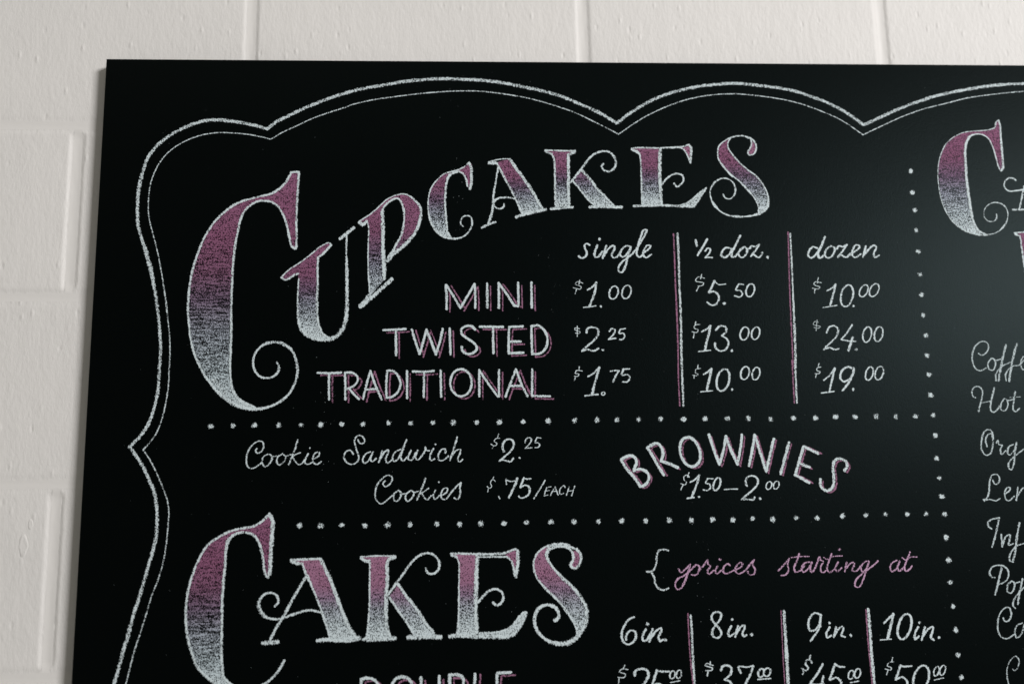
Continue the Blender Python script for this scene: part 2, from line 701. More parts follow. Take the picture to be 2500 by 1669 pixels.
GWH = [(0.0, 0.80, WHITE, 0.2), (1.0, 0.80, WHITE, 0.2)]


def letter(label, sheet, fills, outline, width=30, ramp=GR, top=None, bot=None, cover=0.88):
    ink = Ink()
    lift = 0.0001
    zt = board_pt(*to_sheet(sheet, 0, top))[1] if top is not None else None
    zb = board_pt(*to_sheet(sheet, 0, bot))[1] if bot is not None else None
    for i, f in enumerate(fills):
        rp = ramp
        if isinstance(f, tuple):
            rp, f = f
            t, b = None, None
        else:
            t, b = zt, zb
        st, _ = parse(f, (sheet, width, 1, WHITE))
        pts = []
        for P, *_r in st:
            c = catmull(P, 0.005)
            pts += c if not pts else c[1:]
        ink.area(pts, lift, rp, t, b)
        lift += 0.00003
    o = ink.build("letter", board, label)
    ol = Ink()
    lay(ol, parse(outline, (sheet, width, cover, WHITE)), 0.0004)
    s = ol.build("outline", o)
    s["label"] = "white chalk outline"
    return o


def to_sheet(s, x, y):
    ox, oy, k = SHEETS[s]
    return ox + x / k + 300, oy + y / k


# ------------------------------------------------------------------ scalloped border
BO = """w40 c0.76 @BA 340,1560,44 335,1440 340,1300 355,1180,44 385,1060 430,930 500,830 600,740,38 720,665 850,605 980,570,44
 1110,560 1250,575 1400,600 1500,625 1575,645! 1680,570 1800,510 1950,440 2100,380 @N2 488,915 700,855,42 900,820 1100,785
 1300,765 1500,755 1700,760 1850,768 2000,785 2200,820 2349,850 @N3 500,875 700,935 850,1000 1000,1065 1100,1120 1195,1180!
 1300,1100 1430,1015 1600,930 1800,865 2000,825 2200,805 2349,800 @N4 0,842 150,870 300,920 450,975 600,1050 720,1125 815,1195!
 950,1135 1100,1065 1300,985 1500,920 1700,875 1900,840 2100,815 2349,800 2700,790 3000,800"""
BL = """w38 c0.76 @BA 335,1440 340,1560 @A1 1355,130 1400,270,48 1445,440,52 1470,570 1495,720 1515,880 1530,1050 1535,1200 1525,1350
 @A2 1520,60 1510,200 1480,350,36 1430,500 1360,620 1240,745! 1300,830 1370,940,40 1430,1070 1480,1200 1500,1350 @A3 1500,60 1495,150
 1465,280 1420,430,34 1380,570 1330,740 1280,890 1230,1080 1180,1250 1130,1430 1090,1566 1040,1740"""
BI = """w14 c0.74 @BA 460,1560 440,1450 440,1330 455,1200 490,1080 540,980 610,890 700,815 820,750 950,705 1100,682 1250,685 1400,700
 1500,718 1610,745! 1720,680 1850,620 2000,550 2150,495 2349,430 @N2 600,1010 800,960 1000,930 1200,905 1400,885 1600,873
 1800,872 2000,890 2200,920 2349,950 @N3 600,1010 800,1080 1000,1175 1215,1285! 1350,1190 1500,1100 1700,1010 1900,945 2100,910
 2349,900 @N4 0,945 200,990 400,1060 600,1150 810,1290! 1000,1200 1200,1110 1400,1040 1600,990 1800,940 2000,910 2349,875 3000,850"""
BJ = """w15 c0.70 @BA 440,1450 460,1560 @A1 1480,150 1520,320 1555,520 1585,720,20 1605,900 1620,1050 1625,1250 1615,1400 @A2 1615,80
 1605,200 1580,350 1540,500 1480,640 1370,775! 1440,880 1500,1000 1550,1120 1600,1260 1615,1380 @A3 1610,0 1595,180 1560,400
 1510,570 1450,720 1400,890 1350,1050 1300,1200 1260,1340 1210,1540 1150,1760"""
word("border_line", "thick white scalloped chalk border along the top", BO)
word("border_line", "thick white scalloped chalk border down the left side", BL)
word("border_line", "thin white inner chalk border along the top", BI)
word("border_line", "thin white inner chalk border down the left side", BJ)

# ------------------------------------------------------------------ heading CUPCAKES
letter("tall pink to white chalk capital C that opens CUPCAKES", 'Z1',
 ["""1215,80 1205,110 1160,185 1105,240 1020,290 940,308 850,330 740,362 640,415 560,480 490,550 420,650 360,770 310,900 270,1040
 250,1150 238,1270 232,1400 240,1520 245,1574 265,1714 300,1834 345,1934 400,2034 470,2124 560,2219 660,2289 770,2329 870,2344!
 790,2304 710,2249 665,2174 640,2054 635,1924 640,1774 645,1624 645,1400 648,1250 655,1100 662,960 672,860 690,740 712,630 735,530
 775,450 830,395 900,360 980,355 1050,375 1110,430 1155,520 1180,600 1200,700 1225,790 1258,815! 1270,740 1268,600 1270,450
 1278,300 1288,150 1292,80! 1215,80"""],
 """w27 1215,85 1205,110 1160,185 1105,240 1020,290 940,308 850,330 740,362 640,415,32 560,480 490,550 420,650 360,770 310,900 270,1040
 250,1150 238,1270 232,1400 240,1520 245,1574 265,1714 300,1834 345,1934 400,2034 470,2124,34 560,2219,40 660,2289,46 770,2325,48 870,2340,42
 980,2329,36 1080,2289 1160,2234,32 1220,2164 1260,2074 1278,1974,36 1265,1874 1225,1784 1160,1729,38 1080,1704 1000,1709,34 930,1744
 880,1804 855,1874 860,1944 890,2004 940,2039 1000,2046,22 1060,2024 1098,1974 1098,1924,24 1080,1894,16
 ; w28 1215,85 1250,78 1290,80 ; 1290,80 1288,150 1278,300 1270,450 1268,600 1270,740 1258,812 1225,790 1200,700 1180,600 1155,520
 1110,430,24 1050,375 980,355 900,360 830,395 775,450 735,530 712,630 690,740 672,860 662,960 655,1100 648,1250 645,1400
 645,1624 640,1774 635,1924 640,2054 665,2174,34 710,2240,40 790,2295,40 870,2325 ; w60 c0.6 480,2070 580,2180 690,2260 800,2315""",
 29, ramp=GRC, top=90, bot=2344)
letter("pink to white chalk letter U with slab serifs", 'Z1',
 ["""1125,1080 1200,1010 1300,945 1400,870 1500,790 1580,755! 1600,775 1520,860 1475,895! 1468,1000 1470,1150 1462,1300 1470,1474
 1490,1564 1520,1624 1570,1660! 1560,1684 1480,1680 1420,1664 1350,1614 1305,1564 1285,1474 1280,1350 1285,1200 1285,1060! 1230,1075 1160,1105 1125,1080"""],
 """w17 1125,1080 1200,1010 1300,945 1400,870 1500,790 1580,755 1600,775 ; w27 1600,778 1520,860 1475,895! 1468,1000 1472,1150 1465,1300,30
 1470,1474 1490,1564 1520,1624 1570,1660 ; w26 1125,1085 1155,1108 1200,1095 1250,1060 1285,1050! w20 1290,1100 1283,1200 1280,1350 1285,1474,28
 1305,1564,36 1350,1620,44 1420,1660,46 1500,1680,44 1580,1675,50 1650,1650,50 1700,1590,48 1735,1510,46 1748,1400,42 1752,1250,40 1750,1050,38 1745,850 1748,690
 ; w38 1685,718 1815,612""", 26, top=790, bot=1640)
letter("leaning pink to white chalk letter P", 'Z3',
 ["""-85,945! -57,921 33,860 123,780! 128,832 137,991 137,1191 147,1341 147,1501! 60,1600 -20,1700! 8,1651 8,1591 -2,1441 -5,1291 -3,1141 0,991 -17,941! -85,945""",
  """123,780! 180,730 270,690 340,682 400,705 450,750 490,800 500,860 485,950 450,1040 400,1110 330,1180 260,1240 180,1320! 270,1150 310,1080
 330,1000 340,920 335,830 310,755 275,725 210,745 150,800 123,832! 123,780"""],
 """w17 -92,942 -57,921 33,860 123,780 180,730 270,690 340,682 400,705,22 450,750,26 490,800,30 500,860,34 485,950,36 450,1040,38 400,1110,40 330,1180,42 260,1240,42 180,1320,36
 ; w26 130,845 150,800 210,745 275,722,22 310,755 335,830 340,920,20 330,1000 310,1080 270,1150,26 230,1230,36 180,1300
 ; w46 132,850 137,991 137,1191 147,1341 147,1490 ; w17 -17,941 0,991 -3,1141 -5,1291 -2,1441 8,1591 8,1651 ; w48 -78,1758 60,1640 222,1495
 ; w40 -85,950 -55,975 -20,940 ; w34 8,1640 -40,1700 -85,1745""", 26, top=720, bot=1740)
letter("pink to white chalk letter C with a curled tail", 'Z3',
 ["""960,375 940,400 880,440 800,465 720,490 650,550 600,620 575,700 568,800 580,900 610,980 660,1050 720,1090 800,1110! 760,1050 745,960
 735,860 730,760 735,650 745,570 765,510 800,485 860,468 905,490 935,550 945,600 965,635! 980,600 985,500 985,400 960,375"""],
 """w17 960,375 940,400 880,440 800,465 720,490 650,550 600,620 575,700 568,800 580,900,22 610,980,26 660,1050,26 720,1090,26 800,1108,26 870,1100,22 930,1070,20
 975,1010,22 990,950,24 975,900 940,888 900,900,20 880,940 885,975 905,990,14 ; w36 962,390 980,430 982,500 978,600 965,632 ; w26 945,605 935,550 905,490,20
 860,468 800,485 765,510,34 745,570 735,650 730,760 735,860 745,960 755,1050 790,1100""", 24, top=380, bot=1110)
letter("pink to white chalk letter A with a curled crossbar", 'Z3',
 ["""1225,380! 1340,345! 1420,450 1500,560 1580,680 1640,790 1670,825! 1475,880! 1440,810 1400,720 1350,620 1290,510 1235,400 1225,380"""],
 """w14 1145,375 1250,350 1340,345 ; w36 1150,388 1185,385 1225,385 ; w24 1225,390 1240,410 1290,510 1350,620 1400,720 1440,810 1472,875
 ; w36 1350,352 1420,450 1500,560 1580,680 1640,790 1665,822 ; w38 1410,900 1500,872 1600,850 1690,828 ; w24 1240,415 1215,560 1190,720 1185,820 1160,920,34 1140,970
 ; w30 1082,1003 1140,975 1210,950 ; w22 1405,728 1330,715 1250,720 1205,745,28 1198,785 1225,818 1270,818 1292,800 1295,775""", 26, top=350, bot=880)
letter("pink to white chalk letter K with a curled arm", 'Z3',
 ["""1690,265! 1975,268! 1910,305 1910,550 1915,800! 1785,805! 1782,650 1780,500 1772,350 1750,300 1690,265""",
  """@Z4 -5,740! 85,650! 160,740 240,840 320,920 390,990! 200,990! 130,920 60,830 -5,740"""],
 """w20 1685,262 1850,268 1975,268 ; w32 1690,272 1750,300 ; w24 1750,300 1772,350 1780,500 1782,650 1785,800 ; w38 1970,282 1915,302 ; 1910,305 1908,400 1910,550 1910,700 1915,800
 ; w32 1742,822 1850,815 1950,805 ; w26 1925,575 1980,510 @Z4 80,630 140,550 200,495 270,470 330,472 380,510 405,570 390,630 340,662 290,648,22 268,615 285,590
 ; w22 @Z4 -5,755 60,830 130,920 200,985 ; w34 85,655 160,740 240,840 320,920 380,985 ; w38 155,1000 300,998 460,1002""", 26, top=270, bot=800)
letter("pink to white chalk letter E with curled arms", 'Z4',
 ["""555,440! 620,435 825,440! 825,700 835,980! 655,985! 650,850 645,600 635,500 600,470 555,440""",
  (GP, """1040,440! 1105,410! 1120,430 1118,575! 1085,500 1040,440"""),
  (GWH, """1020,990! 1080,965 1140,920 1200,870 1270,815! 1220,890 1180,950 1150,1000! 1020,1000""")],
 """w22 555,440 620,435 800,438 900,435 1000,430 1060,420 1105,405 ; w30 1110,412 1125,440,36 1120,500 1118,578 ; w20 1115,575 1085,500 1045,445 1000,432
 ; w34 560,452 600,468 625,490 ; w20 635,500 645,600 648,700 652,850 655,970 ; w42 828,450 825,550 825,700 832,850 838,970 ; w32 578,992 700,988 850,985 1000,992 1150,998
 ; w20 1020,985 1080,965 1140,920 1200,870 1270,818 ; w30 1150,995 1185,945 1225,885 1265,825 ; w24 842,790 880,740 940,695 1000,682 1040,700 1052,740 1030,780 990,808 962,775""",
 26, top=440, bot=980)
letter("pink to white chalk letter S with a long curled tail", 'Z4',
 ["""1500,345 1430,380 1390,420 1378,470 1385,540 1430,610 1500,690 1580,750 1650,820 1710,890 1750,950 1768,1010 1765,1060! 1810,1040 1855,1000
 1862,930 1845,850 1800,770 1740,700 1670,650 1590,580 1520,500 1480,440 1475,390 1500,345""",
  (GP, """1705,370 1705,390 1695,430 1665,480 1680,505 1720,495 1745,450 1740,400 1705,370""")],
 """w17 1670,345 1640,325 1580,322 1500,340 1430,380 1390,420 1378,470 1385,540 1430,610,24 1500,690,26 1580,750 1650,820,28 1710,890 1750,950 1768,1010 1765,1055
 ; w18 1500,345 1475,390 1480,440 1520,500 1590,580 1670,650 1740,700,22 1800,770 1845,850 1862,930,26 1855,1000,30 1810,1045,34 1740,1075,32 1650,1092 1560,1092,30 1480,1080
 1400,1040 1345,980,34 1310,910 1310,830 1350,765,26 1420,728 1480,735 1530,775 1548,840,24 1530,895 1490,925 1445,910 1430,880
 ; w22 1640,325 1690,350 1704,385 1695,430 1665,480,26 1680,505 1720,495 1745,450 1740,400 1710,355 1665,332""", 26, top=340, bot=1060)

# ------------------------------------------------------------------ CAKES
letter("tall pink to white chalk capital C that opens CAKES", 'H',
 ["""1010,88 985,120 930,170 860,210 770,230 680,245 600,275 510,325 430,380 370,460 320,560 270,690 235,820 215,960 212,1100 220,1220
 245,1350 290,1480 314,1542 384,1623 484,1703 600,1760 720,1780! 634,1713 574,1652 560,1566 555,1500 552,1350 555,1200 557,1050 560,900
 570,750 585,600 590,480 605,380 645,310 700,275 780,268 850,290 905,350 940,450 958,560 970,660 990,700! 1010,680 1018,600 1022,450
 1030,320 1045,200 1035,130 1010,88"""],
 """w28 1010,90 985,120 930,170 860,210 770,228 680,245 600,275 510,325 430,380 370,460 320,560 270,690 235,820 215,960 212,1100 220,1220
 245,1350 290,1480 314,1542 384,1623 484,1703,40 600,1760,48 720,1782,48 800,1780 900,1750,40 1000,1690 1080,1610 1125,1540 1150,1490
 ; w46 1020,110 1040,170 1032,320 1024,450 1018,600 1005,670 990,690 ; w30 985,690 962,640 955,560 935,450 903,350 850,290 780,268 700,278,34 645,310,38 605,380,42
 590,480 585,600 570,750 560,900 557,1050 555,1200 552,1350 555,1500 560,1566 574,1652 634,1713 720,1770""", 30, ramp=GRC, top=90, bot=1740)
letter("wide pink to white chalk letter A with a swirl crossbar", 'H',
 ["""1230,540! 1500,525! 1560,650 1610,770 1670,930 1730,1080 1780,1190 1840,1270! 1780,1300 1560,1295! 1580,1250 1560,1180 1530,1090 1490,970
 1430,820 1375,700 1325,580! 1230,540"""],
 """w26 1215,530 1300,528 1400,524 1500,522 ; w42 1225,545 1265,558 1320,568 ; w24 1328,580 1355,650,34 1378,700,28 1430,820 1490,970 1530,1090 1560,1180 1580,1250
 ; w42 1500,530 1560,650 1610,770 1670,930 1730,1080 1780,1190 1825,1258 ; w46 1470,1302 1560,1292 1680,1300 1780,1298 1870,1275 ; w32 1365,680 1300,790 1220,930 1150,1060
 1070,1190 1020,1290 ; w44 948,1325 1090,1315 ; w26 1495,1030 1400,1012 1300,1030 1200,1065 1130,1090 1060,1098 980,1078,32 925,1020,40 908,950,38 935,885,28 990,848 1050,850,22
 1090,890 1092,940 1062,975""", 30, ramp=GR2, top=540, bot=1290)
letter("pink to white chalk letter K, the wider one below", 'I',
 ["""-70,350! 255,342! 195,375 178,400 178,550 170,700 165,850 170,980 185,1060 205,1120! -25,1120! -10,1050 0,950 8,800 10,650 12,390! -70,350""",
  """200,725! 285,610! 350,710 430,810 500,910 560,1000 640,1100! 420,1110! 430,1080 400,1030 330,930 260,830 200,725"""],
 """w20 -75,352 0,345 100,340 190,342 255,340 ; w40 -68,365 -35,385 5,392 ; w22 12,390 12,500 10,650 8,800 0,950 -10,1050 -20,1110 ; w44 250,352 200,370 180,400
 178,550 170,700 165,850 170,980 180,1050 200,1105 ; w50 -45,1135 100,1132 250,1125 ; w27 190,705 250,620 310,540 380,440 440,370 510,325 580,315 640,345 675,400 670,460 630,505
 590,512 555,490 546,458 ; w26 200,735 260,830 330,930 400,1030 430,1080 ; w34 285,612 350,710 430,810 500,910 560,1000 620,1075 ; w52 380,1118 530,1112 685,1115""",
 30, ramp=GR2, top=350, bot=1110)
letter("pink to white chalk letter E with a heavy swept foot", 'I',
 ["""785,322! 1035,322! 1030,500 1028,800 1030,1090! 845,1095! 855,980 862,850 862,700 865,550 862,400 840,350 785,322""",
  (GP, """1300,330! 1410,280! 1420,400 1400,540! 1385,450 1365,390 1300,330"""),
  (GWH, """1060,1080! 1200,1070 1300,1050 1380,1000 1430,930 1500,870! 1480,960 1440,1030 1390,1095! 1060,1110!""")],
 """w28 788,322 850,318 1000,322 1150,325 1290,315 1350,295 1405,275 ; w18 1045,352 1180,350 1320,348 ; w42 1422,292 1425,380 1418,460 1405,538 ; w24 1320,348
 1365,390 1385,450 1395,530 ; w34 795,332 835,346 ; w20 840,350 862,400 865,550 862,700 862,850 855,980 845,1080 ; w46 1035,345 1030,500 1028,650 1025,800 1025,950 1032,1070
 ; w50 778,1108 900,1100 1050,1105 1200,1110 1340,1108 1390,1085 ; w46 1392,1080 1440,1020 1475,955 1500,885 ; w24 1060,1078 1200,1070 1300,1050 1380,1000 1430,930 1480,880
 ; w27 1045,782 1100,720 1160,668 1220,657 1270,685 1287,740 1265,790 1220,813 1190,785""", 30, ramp=GR2, top=330, bot=1090)
letter("pink to white chalk letter S with a full round tail", 'I',
 ["""1740,240 1670,265 1610,320 1580,390 1580,470 1610,550 1670,630 1750,710 1830,790 1900,880 1950,960 1985,1030 1990,1080 1940,1150! 2000,1110
 2050,1050 2080,970 2085,880 2060,790 2000,700 1920,610 1840,540 1760,450 1710,370 1700,310 1740,240""",
  (GP, """1955,290 1960,330 1955,380 1935,430 1960,460 2000,430 2030,370 2020,310 1955,290""")],
 """w24 1965,272 1900,240,36 1820,230,40 1740,240,30 1670,265,22 1610,320 1580,390 1580,470 1610,550 1670,630 1750,710,28 1830,790 1900,880,30 1950,960 1985,1030 1990,1080
 ; w40 1720,275 1700,320 1710,370,36 1760,450,28 1840,540 1920,610 2000,700 2060,790,34 2085,880 2080,970 2045,1050,44 1990,1115,52 1920,1165,54 1840,1180,50 1750,1165,46
 1670,1120,36 1610,1050,34 1585,970 1595,890 1640,830 1710,807,28 1770,825 1810,870 1812,930 1780,958
 ; w34 1715,290 1760,262 1820,250 1880,252 1930,285,28 1955,330 1952,385 1930,425,32 1950,455 1980,460 2010,425,34 2030,370 2025,320 1985,275""", 30, ramp=GR2, top=250, bot=1130)

# ------------------------------------------------------------------ right hand heading
letter("narrow pink to white chalk capital C at the right edge", 'R',
 ["""2105,175 2080,190 2070,240 2020,262 1940,272 1850,278 1770,290 1690,325 1610,390 1560,480 1530,590 1525,700 1535,820 1560,940 1610,1060
 1690,1165 1780,1225 1880,1260 1940,1266! 1870,1160 1845,1050 1820,900 1800,750 1790,580 1785,460 1800,380 1835,325 1890,305 1950,310
 2005,345 2050,430 2080,530 2105,620 2130,660! 2145,630 2145,560 2135,450 2125,330 2120,230 2105,175"""],
 """w13 c0.8 2105,172,22 2080,190,20 2070,240,16 2020,262 1940,272 1850,278 1770,290 1690,325 1610,390 1560,480 1530,590 1525,700 1535,820 1560,940 1610,1060
 1690,1165,18 1780,1225,20 1880,1260,24 1980,1268,24 2070,1250 2150,1190,22 2190,1110 2185,1030 2140,975,18 2070,958 2000,985 1965,1040 1970,1100 2010,1138 2060,1135
 2085,1105,22 2083,1070 ; w24 c0.93 2105,175 2120,230 2125,330 2135,450,28 2145,560 2145,630,34 2130,655 ; w18 2125,655 2105,620 2080,530 2050,430 2005,345,14 1950,310 1890,305 1835,325,28
 1800,380,34 1785,460,36 1790,580,32 1800,750,34 1820,900,34 1845,1050,36 1870,1160,32 1920,1230,24 1980,1262""", 26, top=200, bot=1250)
word("letter", "thin white chalk letter with a swirl, cut by the right edge", """w19 c0.9 @R 2270,745 2250,728 2200,725 2160,770 2165,815 2210,848 2270,845
 2349,830 2420,800 ; w22 2350,800 2330,900 2303,1020 ; 2240,1025 2349,1025 2380,1025""")
letter("pink filled chalk letter below it, cut by the right edge", 'R',
 ["""2290,1245! 2460,1242! 2460,1560 2480,1700! 2370,1700! 2330,1420 2318,1290 2290,1245"""],
 """w18 2255,1248 2349,1240 2460,1238 ; w34 2262,1258 2290,1272 ; w22 2310,1275 2330,1420 2350,1566 2370,1700""", 22, top=1240, bot=1800)

# ------------------------------------------------------------------ rows of block lettering
shaded_word("block capitals MINI in white chalk with pink shadow", """1325,180 1333,300 1332,410 ; 1332,180 1400,290 1465,398 ; 1465,398 1530,290 1598,172 ; 1600,170 1606,280 1606,398
 ; 1720,165 1722,395 ; 1830,160 1832,398 ; 1832,165 1920,285 1985,378 2015,382 ; 2015,158 2020,370 ; 2142,155 2146,395""", 'M', 30, (36, 28), 19)
shaded_word("block capitals TWISTED in white chalk with pink shadow", """728,610 840,606 942,600 ; 848,612 850,850 ; 1000,605 1035,720 1075,838 ; 1075,838 1110,720 1140,605 ; 1140,605 1185,720 1230,842
 ; 1230,842 1268,720 1295,598 ; 1362,595 1370,842 ; 1605,605 1575,575 1520,572 1475,600 1475,645 1530,690 1600,740 1622,785 1590,825 1530,838 1485,810 1475,770
 ; 1650,578 1770,580 1870,580 ; 1775,585 1780,832 ; 1930,580 1925,700 1925,830 ; 1935,580 2060,575 ; 1930,722 2040,718 ; 1925,832 2065,826 ; 2142,575 2145,700 2150,838
 ; 2142,572 2210,568 2270,620 2296,700 2280,780 2225,832 2150,840""", 'M', 30, (34, 27), 19)
shaded_word("block capitals TRADITIONAL in white chalk with pink shadow", """100,1017 210,1021 325,1016 ; 210,1020 208,1150 210,1272 ; 362,1015 365,1140 365,1272 ; 362,1015 440,1020 485,1070 455,1135 375,1172 ; 400,1165 450,1225 495,1268
 ; 605,1000 570,1120 535,1265 ; 605,1000 650,1130 712,1272 ; 560,1177 670,1170 ; 765,1000 757,1130 758,1252 ; 765,998 820,1000 870,1050 892,1130 862,1205 805,1248 758,1256 ; 955,1000 955,1260
 ; 1010,1005 1115,1008 1210,1000 ; 1118,1010 1114,1252 ; 1275,995 1280,1245 ; E:1470:1112:102:130:0 ; 1645,990 1645,1242 ; 1645,995 1730,1120 1822,1245 ; 1832,990 1832,1242 ; 1995,985 1945,1110 1895,1245
 ; 1995,985 2045,1120 2105,1242 ; 1930,1142 2050,1142 ; 2150,985 2148,1232 ; 2148,1238 2320,1242""", 'M', 27, (33, 26), 20)
shaded_word("arched block capitals BROWNIES in white chalk with pink shadow", """260,480 310,560 380,640 442,728 ; 260,478 300,450 350,437 395,462 405,510 382,570 ; 380,580 440,565 500,590 527,640 510,690 470,728 442,730
 ; 510,362 560,440 610,530 667,622 ; 510,362 560,330 610,322 648,368 658,430 640,490 ; 645,490 720,515 800,552
 ; 895,262 840,290 820,370 840,460 890,525 950,542 1002,500 1015,420 990,340 945,280 895,262 ; 1098,238 1140,370 1198,520 ; 1198,520 1235,390 1260,252 ; 1260,252 1310,390 1370,520 ; 1370,520 1395,390 1412,238
 ; 1535,240 1510,390 1480,532 ; 1535,240 1585,400 1645,590 ; 1645,590 1680,430 1718,278 ; 1862,312 1825,450 1782,610 ; 2000,352 1960,490 1920,625 ; 2010,352 2075,385 2140,415 ; 1975,515 2058,548 ; 1925,622 1990,660 2055,695
 ; @W 630,580 655,540 640,490 590,467 540,482 520,540 525,620 528,690 510,745 465,772 415,745 397,705 402,665""", 'G', 36, (26, 16), 22)
shaded_word("block capitals DOUBLE cut by the bottom edge", """275,525 275,740 ; 275,525 330,515 385,532 420,580 435,640 400,700 330,738 275,740 ; 525,640 530,570 555,525 610,505 665,525 700,580 705,640 680,710 610,745 550,710 525,640
 ; 765,510 770,660 800,735 860,735 905,660 915,500 ; 1000,490 1000,735 ; 1000,490 1070,490 1112,520 1105,575 1010,600 ; 1010,600 1100,610 1130,670 1090,725 1000,735 ; 1208,482 1210,735 1330,735
 ; 1388,480 1385,600 1385,735 ; 1390,475 1500,468 ; 1385,600 1480,600 ; 1385,735 1500,735""", 'DB', 29, (34, 26), 19)

# ------------------------------------------------------------------ column heads and prices
HEAD = [("script word single", """245,335,30 268,352 300,345 325,310 312,270 300,232 325,212 350,228 ; D:445:172:15 ; 425,230 400,295 400,340 430,342 470,290
 ; 510,235 492,290 475,352 ; 482,335 530,265 575,232,28 592,255 562,315 568,345 605,345 640,305 ; 748,245 700,235 655,275 640,320 665,342 705,315 745,250!
 715,340 692,430,28 660,488 630,480,20 632,430 670,380 745,325 820,230 880,125 897,85 868,85 840,150,28 808,250 800,320 825,345 862,318
 ; 868,300 915,265 932,235 900,232 870,275 862,320 888,347 940,318"""),
 ("half dozen script one half doz.", """w28 1365,182 1375,235 ; 1475,172 1430,250 1382,325 ; w23 1455,285 1478,258 1505,268 1498,298 1455,347! 1485,345 1525,348
 ; w28 1702,262 1660,252 1620,285 1610,325 1640,347 1680,320 1715,270 ; 1790,138 1745,230 1708,308 1710,342 1742,335 1785,285 1820,250 ; w24 1825,248 1790,270 1772,310 1790,345 1825,340 1852,300 1855,265 1830,245
 ; 1855,262 1885,262 ; 1882,258 1900,235 1930,245 1970,225! 1940,272 1890,335! 1915,318 1940,335 1968,347 1992,325 2000,300 ; D:2050:345:17"""),
 ("script word dozen", """@T2 w27 1352,258 1310,245 1272,288 1265,332 1295,350 1342,312 1378,255 ; 1425,150 1385,250 1358,318 1375,352 1415,325 ; w24 1480,240 1445,260 1423,310 1440,347 1478,345 1512,300
 1517,255 1482,236 ; 1515,262 1545,265 ; 1540,262 1560,235 1590,245 1635,225! 1590,290 1548,342! 1580,322 1605,338 1635,345 1668,308 ; 1690,302 1740,268 1755,238 1722,226 1690,275 1685,320 1712,347 1768,315
 ; 1815,240 1800,300 1788,342 ; 1798,325 1850,262 1893,230,28 1915,248 1892,305 1900,347 1942,325""")]
for lb, tx in HEAD:
    word("chalk_word", "white chalk " + lb, tx, 'T', 24, 0.95)

